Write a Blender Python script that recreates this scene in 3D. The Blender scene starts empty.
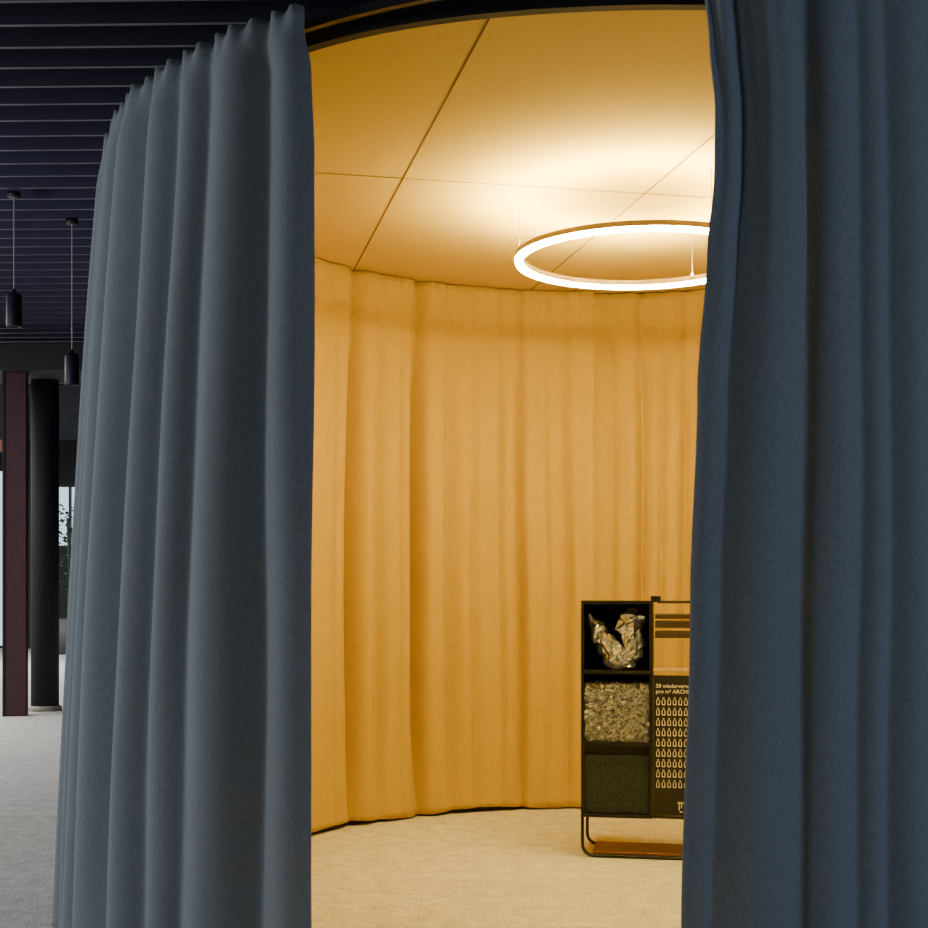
import bpy, bmesh, math, random
from mathutils import Vector, noise
random.seed(4)
F=1319.0; CX=464.0; HY=580.0; EYE=1.25
C=(0.70,5.47)
S=bpy.context.scene

# ---------------- helpers
def link(o,parent=None):
    S.collection.objects.link(o)
    if parent: o.parent=parent
    return o
def empty(name,loc=(0,0,0),rz=0):
    e=bpy.data.objects.new(name,None); e.location=loc; e.rotation_euler=(0,0,rz); e.empty_display_size=.1
    return link(e)
def obj(name,verts,faces,mat=None,smooth=False,parent=None):
    m=bpy.data.meshes.new(name); m.from_pydata([tuple(v) for v in verts],[],faces); m.update()
    bm=bmesh.new(); bm.from_mesh(m); bmesh.ops.recalc_face_normals(bm,faces=bm.faces); bm.to_mesh(m); bm.free()
    if smooth:
        for p in m.polygons: p.use_smooth=True
    if mat: m.materials.append(mat)
    return link(bpy.data.objects.new(name,m),parent)
def boxes(name,lst,mat,parent=None,bevel=0):
    V=[];Fa=[]
    for (x0,y0,z0,x1,y1,z1) in lst:
        b=len(V)
        V+=[(x0,y0,z0),(x1,y0,z0),(x1,y1,z0),(x0,y1,z0),(x0,y0,z1),(x1,y0,z1),(x1,y1,z1),(x0,y1,z1)]
        Fa+=[[b+i for i in f] for f in ((0,3,2,1),(4,5,6,7),(0,1,5,4),(1,2,6,5),(2,3,7,6),(3,0,4,7))]
    o=obj(name,V,Fa,mat,parent=parent)
    if bevel:
        md=o.modifiers.new('b','BEVEL'); md.width=bevel; md.segments=2
    return o
def lathe(name,prof,mat,c=(0,0),n=48,parent=None,smooth=True,closed=False,rf=None):
    V=[];Fa=[];k=len(prof)
    for i in range(n):
        a=2*math.pi*i/n
        for r,z in prof:
            if rf and r>0: r=r+rf(a)
            V.append((c[0]+r*math.cos(a),c[1]+r*math.sin(a),z))
    for i in range(n):
        j=(i+1)%n
        for q in range(k if closed else k-1):
            q2=(q+1)%k
            Fa.append((i*k+q,j*k+q,j*k+q2,i*k+q2))
    o=obj(name,V,Fa,mat,smooth,parent)
    return o
def tube(name,pts,r,mat,parent=None,cyc=False):
    cu=bpy.data.curves.new(name,'CURVE'); cu.dimensions='3D'; cu.bevel_depth=r; cu.bevel_resolution=3; cu.use_fill_caps=True
    sp=cu.splines.new('POLY'); sp.points.add(len(pts)-1)
    for p,q in zip(sp.points,pts): p.co=(*q,1)
    sp.use_cyclic_u=cyc
    cu.materials.append(mat)
    return link(bpy.data.objects.new(name,cu),parent)
# ---------------- materials
def mat(name,col,rough=.8,metal=0,noise_scale=None,var=.15,bump=0,bscale=200,emis=None,estr=0,spec=None,sheen=0,stretch=None,trans=0):
    m=bpy.data.materials.new(name); m.use_nodes=True; nt=m.node_tree; b=nt.nodes['Principled BSDF']
    b.inputs['Base Color'].default_value=(*col,1); b.inputs['Roughness'].default_value=rough; b.inputs['Metallic'].default_value=metal
    if spec is not None: b.inputs['Specular IOR Level'].default_value=spec
    if sheen: b.inputs['Sheen Weight'].default_value=sheen
    if trans: b.inputs['Transmission Weight'].default_value=trans
    tc=nt.nodes.new('ShaderNodeTexCoord'); mp=nt.nodes.new('ShaderNodeMapping')
    nt.links.new(tc.outputs['Object'],mp.inputs[0])
    if stretch: mp.inputs['Scale'].default_value=stretch
    if noise_scale:
        n=nt.nodes.new('ShaderNodeTexNoise'); n.inputs['Scale'].default_value=noise_scale; n.inputs['Detail'].default_value=6
        nt.links.new(mp.outputs[0],n.inputs['Vector'])
        r=nt.nodes.new('ShaderNodeValToRGB')
        r.color_ramp.elements[0].position=.3; r.color_ramp.elements[1].position=.7
        r.color_ramp.elements[0].color=(*[c*(1-var) for c in col],1); r.color_ramp.elements[1].color=(*[min(1,c*(1+var)) for c in col],1)
        nt.links.new(n.outputs[0],r.inputs[0]); nt.links.new(r.outputs[0],b.inputs['Base Color'])
    if bump:
        n2=nt.nodes.new('ShaderNodeTexNoise'); n2.inputs['Scale'].default_value=bscale; n2.inputs['Detail'].default_value=3
        nt.links.new(mp.outputs[0],n2.inputs['Vector'])
        bp=nt.nodes.new('ShaderNodeBump'); bp.inputs['Strength'].default_value=bump; bp.inputs['Distance'].default_value=.004
        nt.links.new(n2.outputs[0],bp.inputs['Height']); nt.links.new(bp.outputs[0],b.inputs['Normal'])
    if emis:
        b.inputs['Emission Color'].default_value=(*emis,1); b.inputs['Emission Strength'].default_value=estr
    return m
M_out=mat('felt_blue',(.210,.235,.265),.95,0,110,.12,.3,260,sheen=.1,spec=.15)
M_in=mat('felt_ochre',(.60,.405,.055),.95,0,110,.10,.35,240,spec=.03)
M_canopy=mat('canopy_panel',(.70,.51,.12),.85,0,60,.04,.1,200,spec=.1)
M_black=mat('black_metal',(.012,.013,.015),.45,.3)
M_blk2=mat('black_matte',(.012,.012,.014),.8)
M_seam=mat('seam_dark',(.14,.07,.015),.9)
M_slat=mat('slat',(.03,.028,.048),.4)
M_champ=mat('champagne',(.75,.55,.28),.4,.2)
RC_=(1,.76,.26)
M_glowb=mat('diffuser_low',(1,.9,.7),.5,emis=RC_,estr=190)
M_glowt=mat('diffuser_up',(1,.9,.7),.5,emis=RC_,estr=430)
M_wall=mat('dark_wall',(.02,.021,.024),.8)
M_red=mat('red_timber',(.045,.009,.009),.6,0,8,.3,stretch=(6,6,.6))
M_foot=mat('foot',(.35,.33,.28),.6)
M_felt=mat('recycled_felt',(.025,.035,.04),1,0,140,.6,.8,150)
M_white=mat('print_white',(.85,.8,.65),.6)
M_flake=mat('pet_flakes',(.62,.62,.66),.3,0,160,.6)
M_plast=mat('pet_plastic',(.80,.84,.95),.2,.85)
M_glass=mat('window_glass',(.9,.95,1),.02,trans=1)
M_leaf=mat('leaf',(.02,.06,.03),.5)
M_sign=mat('sign_pink',(.7,.35,.28),.6)
M_pot=mat('pot',(.08,.08,.08),.6)
M_undershade=mat('undershade_brown',(.28,.12,.04),.5,0,14,.15)  # brown that stands in for the shade below the shelf

def carpet():
    m=bpy.data.materials.new('carpet'); m.use_nodes=True; nt=m.node_tree; b=nt.nodes['Principled BSDF']; b.inputs['Roughness'].default_value=1
    b.inputs['Specular IOR Level'].default_value=.1
    tc=nt.nodes.new('ShaderNodeTexCoord'); L=nt.links.new
    n=nt.nodes.new('ShaderNodeTexNoise'); n.inputs['Scale'].default_value=11; n.inputs['Detail'].default_value=9; n.inputs['Roughness'].default_value=.85
    n2=nt.nodes.new('ShaderNodeTexNoise'); n2.inputs['Scale'].default_value=110; n2.inputs['Detail'].default_value=3
    L(tc.outputs['Object'],n.inputs[0]); L(tc.outputs['Object'],n2.inputs[0])
    mx=nt.nodes.new('ShaderNodeMath'); mx.operation='ADD'; L(n.outputs[0],mx.inputs[0]); L(n2.outputs[0],mx.inputs[1])
    r=nt.nodes.new('ShaderNodeValToRGB'); mh=nt.nodes.new('ShaderNodeMath'); mh.operation='MULTIPLY'; mh.inputs[1].default_value=.5
    L(mx.outputs[0],mh.inputs[0]); L(mh.outputs[0],r.inputs[0])
    r.color_ramp.elements[0].position=.41; r.color_ramp.elements[0].color=(.50,.475,.41,1)
    r.color_ramp.elements[1].position=.56; r.color_ramp.elements[1].color=(.90,.88,.82,1)
    br=nt.nodes.new('ShaderNodeTexBrick'); br.inputs['Scale'].default_value=1; br.inputs['Brick Width'].default_value=1.0; br.inputs['Row Height'].default_value=.25
    br.inputs['Mortar Size'].default_value=.003; br.inputs['Color1'].default_value=(1,1,1,1); br.inputs['Color2'].default_value=(.93,.93,.93,1); br.inputs['Mortar'].default_value=(.88,.88,.88,1)
    L(tc.outputs['Object'],br.inputs[0])
    mc=nt.nodes.new('ShaderNodeMixRGB'); mc.blend_type='MULTIPLY'; mc.inputs[0].default_value=1
    L(r.outputs[0],mc.inputs[1]); L(br.outputs[0],mc.inputs[2]); L(mc.outputs[0],b.inputs['Base Color'])
    bp=nt.nodes.new('ShaderNodeBump'); bp.inputs['Strength'].default_value=.4; bp.inputs['Distance'].default_value=.006
    L(n2.outputs[0],bp.inputs['Height']); L(bp.outputs[0],b.inputs['Normal'])
    return m
M_carpet=carpet()

# ---------------- shell
X0,X1,Y0,Y1,ZC=-14,9,-7,24,3.95
boxes('floor',[(X0,Y0,-.1,X1,Y1,0)],M_carpet)
boxes('ceiling',[(X0,Y0,ZC,X1,Y1,ZC+.1)],M_blk2)
boxes('wall_left',[(X0-.2,Y0,0,X0,Y1,ZC)],M_wall)
boxes('wall_right',[(X1,Y0,0,X1+.2,Y1,ZC)],M_wall)
boxes('wall_front',[(X0,Y0-.2,0,X1,Y0,ZC)],M_wall)
def wx(px,d): return (px-CX)/F*d
def wz(y,d): return EYE+(HY-y)/F*d
a0,a1=-9.6,wx(9,24); b0,b1=wx(48,24),wx(110,24)
zt=wz(468,24); w0,w1=wz(548,24),wz(484,24)
boxes('wall_back',[(X0,Y1,0,a0,Y1+.2,ZC),(a0,Y1,zt,a1,Y1+.2,ZC),(a1,Y1,0,b0,Y1+.2,ZC),
  (b0,Y1,0,b1,Y1+.2,w0),(b0,Y1,w1,b1,Y1+.2,ZC),(b1,Y1,0,X1,Y1+.2,ZC)],M_wall)
def window(name,x0,x1,z0,z1,nm):
    e=empty(name,((x0+x1)/2,Y1+.1,0))
    w=(x1-x0)/2
    L=[(-w,-.05,z0,-w+.05,.05,z1),(w-.05,-.05,z0,w,.05,z1),(-w,-.05,z0,w,.05,z0+.05),(-w,-.05,z1-.05,w,.05,z1)]
    for i in range(1,nm): 
        x=-w+2*w*i/nm; L.append((x-.02,-.04,z0,x+.02,.04,z1))
    boxes('mullions',L,M_black,e); boxes('pane',[(-w,-.004,z0,w,.004,z1)],M_glass,e)
window('window_1',a0,a1,0,zt,2); window('window_2',b0,b1,w0,w1,3)
sl=[]
y=3.0
while y<22:
    sl.append((-13,y,3.60,9.5,y+.022,3.72)); y+=.23
o=boxes('ceiling_slats',sl,M_slat)
o.rotation_euler=(0,0,math.radians(-1.5))
zb_=wz(370,12.0)
boxes('ceiling_beam',[(X0,12.0,zb_,X1,12.85,zb_+.24)],M_blk2)
ce=empty('round_column',(wx(45,12.65),12.65,0))
lathe('shaft',[(0,0.01),(.13,.01),(.13,zb_),(0,zb_)],M_blk2,parent=ce,n=40)
lathe('foot_ring',[(.13,0),(.155,0),(.155,.04),(.13,.05)],M_foot,parent=ce,n=40)
ce=empty('timber_post',(wx(16,12.15),12.15,0),math.radians(10))
boxes('post',[(-.09,-.06,0,.10,.06,zb_)],M_red,ce,.006)
boxes('cover_strip',[(-.11,-.07,0,-.09,.07,zb_)],M_blk2,ce)
boxes('wall_sign',[(wx(-12,24),23.95,wz(452,24),wx(6,24),24,wz(430,24))],M_sign)
pe=empty('potted_plant',(wx(62,22),22.3,0))
lathe('pot',[(0,0),(.22,0),(.3,.6),(.27,.6),(.25,.55),(0,.55)],M_pot,parent=pe,n=32)
V=[];Fa=[]
for i in range(240):
    a=random.uniform(0,6.28); h=random.uniform(1.0,2.5); r=random.uniform(.05,.5)
    c=Vector((r*math.cos(a),r*math.sin(a),h)); d=Vector((math.cos(a),math.sin(a),random.uniform(-.5,.6))).normalized()*random.uniform(.1,.2)
    s=Vector((-math.sin(a),math.cos(a),0))*.035; b=len(V)
    V+=[c,c+d*.5+s,c+d,c+d*.5-s]; Fa.append((b,b+1,b+2,b+3))
obj('leaves',V,Fa,M_leaf,parent=pe)
tube('stem',[(0,0,.5),(.03,.02,1.3),(0,0,2.3)],.02,M_leaf,pe)
def pendant(px,yb,d):
    z=wz(yb,d); e=empty('pendant_lamp',(wx(px,d),d,z))
    lathe('shade',[(0,.01),(.034,.01),(.036,0),(.045,0),(.046,.01),(.046,.185),(.04,.2),(.012,.205),(.012,.23),(0,.23)],M_black,parent=e,n=32)
    tube('cord',[(0,0,.22),(0,0,3.60-z)],.004,M_foot,e)
    lathe('rose',[(0,3.57-z),(.04,3.57-z),(.04,3.60-z),(0,3.60-z)],M_black,parent=e,n=24)
pendant(14,327,8.0); pendant(72,385,8.6)

# ---------------- canopy
def rt(t): return .115*math.exp(-((t+.66)/.46)**2)
def rf(a): return rt(math.atan2(math.cos(a),-math.sin(a)))
lathe('canopy_ceiling',[(0,2.83),(1.805,2.83),(1.805,2.87),(0,2.87)],M_canopy,C,160,smooth=False,rf=rf)
lathe('canopy_rim',[(1.805,2.826),(1.84,2.826),(1.84,2.90),(1.805,2.90)],M_blk2,C,160,smooth=False,closed=True,rf=rf)
def gpt(px,y): d=F*1.58/(HY-y); return Vector((wx(px,d),d))
P=gpt(403,178); A=(gpt(484,20)-gpt(354,265)).normalized(); B=Vector((-A.y,A.x))
if B.x<0:B=-B
V=[];Fa=[]
def seam(p,d,w=.0035):
    c=Vector(C); q=p-c; b=q.dot(d); disc=b*b-(q.dot(q)-1.8**2)
    if disc<0:return
    t0,t1=-b-math.sqrt(disc),-b+math.sqrt(disc); n=Vector((-d.y,d.x))*w; i=len(V)
    def ext(t,sg):
        for _ in range(60):
            v=p+d*(t+sg*.004)-c
            if v.length>1.805+rt(math.atan2(v.x,-v.y)): break
            t+=sg*.004
        return p+d*t
    e0,e1=ext(t0,-1),ext(t1,1)
    for k in (e0-n,e1-n,e1+n,e0+n): V.append((k.x,k.y,2.8285))
    Fa.append((i,i+1,i+2,i+3))
seam(P,B); seam(P,A); seam(P+B*1.0,A); seam(P-B*1.0,A); seam(P+B*2,A)
obj('canopy_seams',V,Fa,M_seam)
he=empty('canopy_suspension',(0,0,0))
for k in range(6):
    a=k*math.pi/3+.3; x,y=C[0]+1.2*math.cos(a),C[1]+1.2*math.sin(a)
    tube('rod_%d'%k,[(x,y,2.87),(x,y,3.95)],.006,M_black,he)
lathe('curtain_track',[(2.015,2.835),(2.035,2.835),(2.035,2.86),(2.015,2.86)],M_black,C,160,smooth=False,closed=True)
te=empty('track_brackets',(0,0,0))
for k in range(12):
    a=k*math.pi/6+.15
    tube('arm_%d'%k,[(C[0]+r*math.cos(a),C[1]+r*math.sin(a),2.872) for r in (1.83,2.03)],.01,M_black,te)

# ---------------- curtains
def P3(t,R,z): return (C[0]+R*math.sin(t),C[1]-R*math.cos(t),z)
def pxof(t,R): x,y,_=P3(t,R,0); return CX+F*x/y
def t_front(px,R):
    lo,hi=-1.15,1.15
    for _ in range(50):
        m=(lo+hi)/2
        if pxof(m,R)<px: lo=m
        else: hi=m
    return (lo+hi)/2
def t_back(px,R):
    lo,hi=math.pi-1.2,math.pi+1.2
    for _ in range(50):
        m=(lo+hi)/2
        if pxof(m,R)>px: lo=m
        else: hi=m
    return (lo+hi)/2
def interp(tab,x):
    if x<=tab[0][0]: return tab[0][1]
    for (a,b),(c,d) in zip(tab,tab[1:]):
        if x<=c:
            f=(x-a)/(c-a); f=f*f*(3-2*f); return b+(d-b)*f
    return tab[-1][1]
def curtain(fn,nu,nv,mat_,th=.006):
    V=[];Fa=[]
    for i in range(nu+1):
        for j in range(nv+1): V.append(fn(i/nu,j/nv))
    for i in range(nu):
        for j in range(nv):
            a=i*(nv+1)+j; Fa.append((a,a+nv+1,a+nv+2,a+1))
    o=obj('curtain',V,Fa,mat_,True)
    md=o.modifiers.new('s','SOLIDIFY'); md.thickness=th; md.offset=0
    return o
def lobes(cs,ref=.12):
    def f(s):
        for a,b in zip(cs,cs[1:]):
            if s<b:
                q=max(0,min(1,(s-a)/(b-a))); w=min(1.3,(b-a)/ref)
                return w*(math.sqrt(math.sin(math.pi*q)**2+.03)-.17)
        return 0
    return f
def build_outer(edge_tab,crease_px,sign,tend,R0,flare,amp,nu,zb=.012,seed=1,gap=(.05,.09),ref=.1):
    rnd=random.Random(seed)
    t0=t_front(edge_tab[len(edge_tab)//2][1],R0)
    cs=[abs(t_front(p,R0)-t0) for p in crease_px]
    cs[0]=-.01
    while cs[-1]<4: cs.append(cs[-1]+rnd.uniform(*gap))
    f=lobes(cs,ref)
    def fn(u,v):
        z=zb+(2.87-zb)*v; yimg=HY-(z-EYE)*F/3.6
        s=u*tend
        R=R0+flare*(1-v)**.8
        te=t_front(interp(edge_tab,yimg),R)
        shift=(te-t0)*math.exp(-s/.25)
        ss=s+.004*math.sin(2.1*z+s*9)+.0012*math.sin(6*z+s*23)
        a=amp*(.8+.4*math.sin(v*2.4+.5))
        off=a*f(ss)*(1 if v<.94 else 1-(v-.94)*9)+.004*math.sin(s*40+z*2)*(1-v)
        if v>.97: off+=.009*math.sin(ss*150)*(v-.97)/.03
        zz=z+(.005*math.sin(ss*150) if v>.999 else 0)
        return P3(t0+sign*s+shift,R+off,zz)
    return curtain(fn,nu,110,M_out)
build_outer([(-80,302),(10,305),(60,313),(150,316),(928,316)],[312,274,214,184,156,130,112],-1,3.0,2.09,.17,.056,1000,seed=3)
edgeR=[(-60,698),(0,703),(60,708),(130,713),(190,712),(260,706),(400,697),(600,690),(928,681)]
edgeR2=[(-60,798),(0,800),(120,806),(250,808),(400,803),(600,800),(928,797)]
fR=lobes([-.01,.032,.111],.045)
def fn(u,v):
    z=.012+2.858*v; yimg=HY-(z-EYE)*F/3.4
    R=2.16+.02*(1-v)
    ta=t_front(interp(edgeR,yimg),R); tb_=t_front(interp(edgeR2,yimg),R)
    t=ta+(tb_-ta)*u
    uu=max(0,min(.9999,u+.04*math.sin(1.5*z+.5)*math.sin(math.pi*u)))
    off=.035*(.4+.8*v)*fR(uu*.11) - .02*u**6
    off+=.012*math.sin(u*31+z)*max(0,(v-.6)/.4)*math.exp(-u*2)
    off+=.02*math.exp(-((z-2.35)/.25)**2)*math.exp(-u*5)
    return P3(t,R+off,z)
curtain(fn,160,90,M_out,.008)
build_outer([(-60,780),(928,780)],[780,802,856,884,930,985],1,2.6,2.08,.04,.05,900,seed=8,gap=(.07,.13),ref=.12)

# inner curtains
RI=1.775
def inner(tA,tB,creases,R0,nu,seed):
    rnd=random.Random(seed)
    L=list(creases)
    t=min(tA,tB)
    have=[c[0] for c in creases]
    while t<max(tA,tB):
        if all(abs(t-h)>.05 for h in have) and not(lo_b<t<hi_b): L.append((t,rnd.uniform(.03,.07),rnd.uniform(.012,.025)))
        t+=rnd.uniform(.06,.12)
    def fn(u,v):
        z=.012+(2.824-.012)*v
        t=tA+(tB-tA)*u
        tt=t+.005*math.sin(1.4*z+t*4)+.002*math.sin(3.3*z+t*11)
        o=0
        for (c,d,w) in L:
            q=(tt-c)/w
            if abs(q)<5: o+=d*math.exp(-abs(q)**1.6)
        o+=.010*math.sin(tt*51+.5*z)+.005*math.sin(tt*93+1)
        o*= (.40+.62*math.sin(min(1,v*1.15)*math.pi)**.6)
        if v>.95: o+=.003*math.sin(tt*190)*(v-.95)*20
        zz=z+(.010*math.sin(tt*13)+.007 if v<.001 else 0)
        return P3(t,R0+o-.045,zz)
    return curtain(fn,nu,70,M_in)
tb=lambda p:t_back(p,RI)
lo_b,hi_b=tb(705),tb(305)
cre=[(tb(328),.03,.016),(tb(350),.13,.020),(tb(376),.04,.020),(tb(397),.025,.014),(tb(417),.14,.020),(tb(447),.05,.018),(tb(472),.03,.015),(tb(498),.025,.015),(tb(520),.07,.014),(tb(545),.035,.014),(tb(567),.045,.013)]
inner(tb(593),2*math.pi-1.0,cre,RI,900,2)
cre2=[(tb(612),.035,.014),(tb(640),.06,.015),(tb(660),.04,.013),(tb(682),.05,.014)]
inner(1.05,tb(583),cre2,RI+.06,600,7)

# ---------------- ring light
rc=(.727,5.45); rr=.5; zr=2.572
e=empty('ring_pendant_light',(rc[0],rc[1],zr))
lathe('housing',[(rr-.018,.004),(rr+.018,.004),(rr+.018,.026),(rr+.0165,.026),(rr+.0165,.013),(rr-.0165,.013),(rr-.0165,.026),(rr-.018,.026)],M_champ,parent=e,n=128,closed=True,smooth=False)
lathe('diffuser_lower',[(rr-.013,-.010),(rr+.013,-.010),(rr+.018,.004),(rr-.018,.004)],M_glowb,parent=e,n=128,closed=True,smooth=False)
lathe('diffuser_upper',[(rr-.0160,.0135),(rr+.0160,.0135),(rr+.0160,.016),(rr-.0160,.016)],M_glowt,parent=e,n=128,closed=True,smooth=False)
for k,a in enumerate((math.radians(172),math.radians(-65),math.radians(55))):
    x,y=rr*math.cos(a),rr*math.sin(a)
    tube('cable_%d'%k,[(x,y,.016),(x,y,2.83-zr)],.0015,M_foot,e)
    lathe('gripper_%d'%k,[(0,.022),(.005,.022),(.005,.045),(0,.048)],M_foot,(x,y),12,parent=e)

# ---------------- display shelf
sx=wx(581,5.95)
sh=empty('display_shelf',(sx,5.95,0),math.radians(-10))
W1=.31; W=.68; D=.28; t=.008
Z=[.19,.515,.835,1.15]
bx=[(0,0,Z[0],t,D,Z[3]),(W1,0,Z[0],W1+t,D,Z[3]),(0,D-t,Z[0],W1,D,Z[3])]
for z in Z: bx.append((0,0,z-t/2,W1,D,z+t/2))
for z in Z: bx.append((0,-.004,z-.008,W1+t,.006,z+.008))
bx+=[(0,-.004,Z[0],.014,.006,Z[3]),(W1-.004,-.004,Z[0],W1+.012,.006,Z[3])]
bx+=[(W1,0,Z[0]-.006,W,D,Z[0]+.006),(W-.012,0,Z[0],W,.012,Z[3]),(W-.012,D-.012,Z[0],W,D,Z[3])]
bx+=[(W1+.03,0.0,Z[3]-.004,W,.010,Z[3]+.004),(W1+.03,D-.01,Z[3]-.004,W,D,Z[3]+.004)]
bx+=[(W1+.0,.02,Z[3],W1+.045,.06,Z[3]+.028)]
boxes('carcass',bx,M_black,sh,.0015)
boxes('info_panel',[(W1+.014,-.006,Z[0]+.012,W-.014,.004,Z[2]-.01)],M_blk2,sh,.001)
boxes('panel_ledge',[(W1+.014,-.006,Z[2]+.01,W-.014,.02,Z[2]+.02)],M_champ,sh)
boxes('sample_slats',[(W1+.02,.02,z,W-.012,.16,z+h) for z,h in ((1.075,.022),(1.035,.03),(.99,.028))],mat('slat_brown',(.05,.03,.02),.6),sh,.002)
boxes('felt_block',[(.012,.012,Z[0]+.005,W1-.004,D-.01,Z[1]-.05)],M_felt,sh,.006)
boxes('felt_panel',[(.012,.02,Z[1]-.05,W1-.004,D-.01,Z[1]-.012)],M_blk2,sh)
boxes('flake_core',[(.014,.03,Z[1]+.006,W1-.006,D-.01,Z[2]-.075)],M_flake,sh,.01)
V=[];Fa=[]
for i in range(3600):
    if i%4: x,y,z=random.uniform(.016,W1-.008),random.uniform(.008,.035),random.uniform(Z[1]+.008,Z[2]-.07+.02*math.sin(i))
    else: x,y,z=random.uniform(.016,W1-.008),random.uniform(.02,D-.02),Z[2]-.075+random.uniform(-.005,.02)
    s=random.uniform(.005,.011)
    a=Vector((random.gauss(0,1),random.gauss(0,1),random.gauss(0,1))).normalized(); b=a.cross(Vector((random.gauss(0,1),random.gauss(0,1),random.gauss(0,1)))).normalized()
    c=Vector((x,y,z)); k=len(V); V+=[c+a*s,c+b*s*.7,c-a*s*.8,c-b*s]; Fa.append((k,k+1,k+2,k+3))
o=obj('pet_flakes',V,Fa,M_flake,parent=sh)
def sled(y):
    pts=[(0.006,y,.2)]
    for k in range(7):
        a=math.pi+ k*math.pi/12; pts.append((.056+.05*math.cos(a),y,.058+.05*math.sin(a)))
    for k in range(7):
        a=1.5*math.pi+k*math.pi/12; pts.append((W-.056+.05*math.cos(a),y,.058+.05*math.sin(a)))
    pts.append((W-.006,y,.2)); return pts
tube('sled_front',sled(.006),.0075,M_black,sh); tube('sled_rear',sled(D-.006),.0075,M_black,sh)
tube('sled_tie_left',[(.06,.006,.008),(.06,D-.006,.008)],.006,M_black,sh)
tube('sled_tie_right',[(W-.06,.006,.008),(W-.06,D-.006,.008)],.006,M_black,sh)
boxes('shade_sheet',[(.05,.02,.014,W-.05,D-.02,.024)],M_undershade,sh,.002)  # thin sheet added in place of the shaded floor under the shelf
def text(s,x,z,size):
    cu=bpy.data.curves.new('caption','FONT'); cu.body=s; cu.size=size; cu.extrude=.0004; cu.offset=.0004
    cu.materials.append(M_white); o=bpy.data.objects.new('caption',cu); o.location=(x,-.0068,z); o.rotation_euler=(math.pi/2,0,0); link(o,sh)
text('58 wiederverwertete',W1+.024,.770,.024); text('pro m\u00b2 ARCHISONIC',W1+.024,.745,.024)
V=[];Fa=[]
ol=[(-.006,0),(.006,0),(.008,.003),(.008,.017),(.003,.025),(.003,.030),(-.003,.030),(-.003,.025),(-.008,.017),(-.008,.003)]
for r in range(9):
    for c in range(13):
        x0=W1+.034+c*.0245; z0=.692-r*.046
        k=len(V); n=len(ol)
        for (x,z) in ol: V.append((x0+x,-.0066,z0+z*1.15))
        for (x,z) in ol: V.append((x0+x*.55,-.0066,z0+(.004+z*.8)*1.1))
        for q in range(n): Fa.append((k+q,k+(q+1)%n,k+n+(q+1)%n,k+n+q))
obj('bottle_icons',V,Fa,M_white,parent=sh)
boxes('small_logo',[(W1+.125,-.007,.225,W1+.130,-.0062,.262),(W1+.135,-.007,.235,W1+.140,-.0062,.262),(W1+.120,-.007,.255,W1+.148,-.0062,.262),(W1+.13,-.007,.215,W1+.142,-.0062,.221)],M_white,sh)
def crushed(path,rads,seed):
    V=[];Fa=[];n=18;m=24
    pts=[Vector(p) for p in path]
    for i in range(m+1):
        q=i/m*(len(pts)-1); k=min(int(q),len(pts)-2); f=q-k
        c=pts[k].lerp(pts[k+1],f); r=rads[k]+(rads[k+1]-rads[k])*f
        d=(pts[k+1]-pts[k]).normalized(); a=d.cross(Vector((0,1,0))).normalized(); b=d.cross(a)
        for j in range(n):
            th=2*math.pi*j/n; o=a*math.cos(th)+b*math.sin(th)*.75
            p=c+o*r
            ns=noise.noise(p*20+Vector((seed,0,0)))*.6+abs(noise.noise(p*34+Vector((seed,5,0))))*.6-.15
            V.append(p+o*r*ns*(1 if r>.018 else .1))
    for i in range(m):
        for j in range(n):
            j2=(j+1)%n; Fa.append((i*n+j,i*n+j2,(i+1)*n+j2,(i+1)*n+j))
    Fa.append(tuple(range(n))); Fa.append(tuple(m*n+j for j in range(n)))
    return V,Fa
be=empty('crushed_plastic_bottle',(0,0,0)); be.parent=sh; be.location=(.158,.085,Z[2]+.006)
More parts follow.
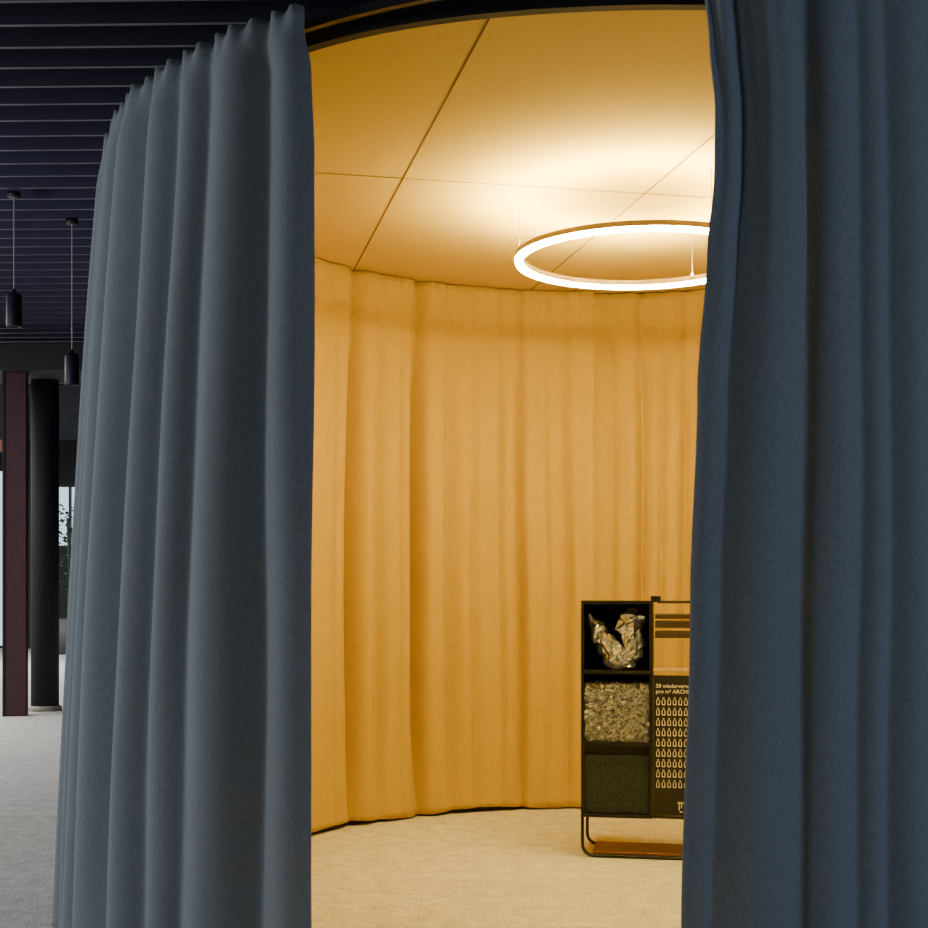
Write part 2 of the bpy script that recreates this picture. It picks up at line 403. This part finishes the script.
V,Fa=crushed([(-.130,0,.250),(-.118,0,.225),(-.088,0,.18),(-.05,0,.11),(.0,0,.045),(.05,0,.03)],[.012,.016,.038,.050,.045,.02],3)
obj('bottle_a',V,Fa,M_plast,False,be)
V,Fa=crushed([(.075,0,.280),(.070,0,.255),(.062,0,.20),(.07,0,.14),(.065,0,.06),(.05,0,.015)],[.02,.050,.060,.050,.036,.03],9)
obj('bottle_b',V,Fa,M_plast,False,be)

# ---------------- light
w=bpy.data.worlds.new('World'); S.world=w; w.use_nodes=True
bg=w.node_tree.nodes['Background']; bg.inputs[0].default_value=(.75,.87,1,1); bg.inputs[1].default_value=1.6
def area(name,loc,target,size,power,col):
    l=bpy.data.lights.new(name,'AREA'); l.shape='RECTANGLE'; l.size=size[0]; l.size_y=size[1]; l.energy=power; l.color=col
    o=bpy.data.objects.new(name,l); o.location=loc; d=Vector(target)-Vector(loc); o.rotation_euler=d.to_track_quat('-Z','Y').to_euler(); link(o)
area('front_fill',(-6.5,-2.5,2.0),(-.6,4,1.0),(2,2),68,(.82,.90,1))  # added cool fill behind the camera; no window stands there
area('left_graze_fill',(-7.0,4.6,1.7),(-.9,4.2,1.1),(1.2,2.0),160,(.88,.94,1))  # added grazing light to bring out the left curtain folds
area('right_graze_fill',(6,0.5,1.6),(1.2,3.5,1.0),(1.0,1.8),88,(.62,.78,1))  # added cool light raking the right curtain from out of view
area('floor_fill',(-7.5,11,3.5),(-7.5,11,0),(4,6),580,(1,.98,.96))  # added overhead fill to brighten the floor outside the curtains
area('floor_fill_far',(-8,18,3.5),(-8,18,0),(4,4),420,(1,.98,.96))  # another added overhead fill, further back
area('slat_tint_fill',(-4.5,6,2.2),(-4.5,9,3.6),(.6,.6),40,(.55,.42,1))  # added violet light to tint the ceiling slats

cam=bpy.data.cameras.new('camera'); co=bpy.data.objects.new('camera',cam); link(co)
co.location=(0,0,EYE); co.rotation_euler=(math.pi/2,0,0)
cam.sensor_width=36; cam.lens=36*F/928; cam.shift_y=(HY-464)/928; cam.clip_start=.05
S.camera=co
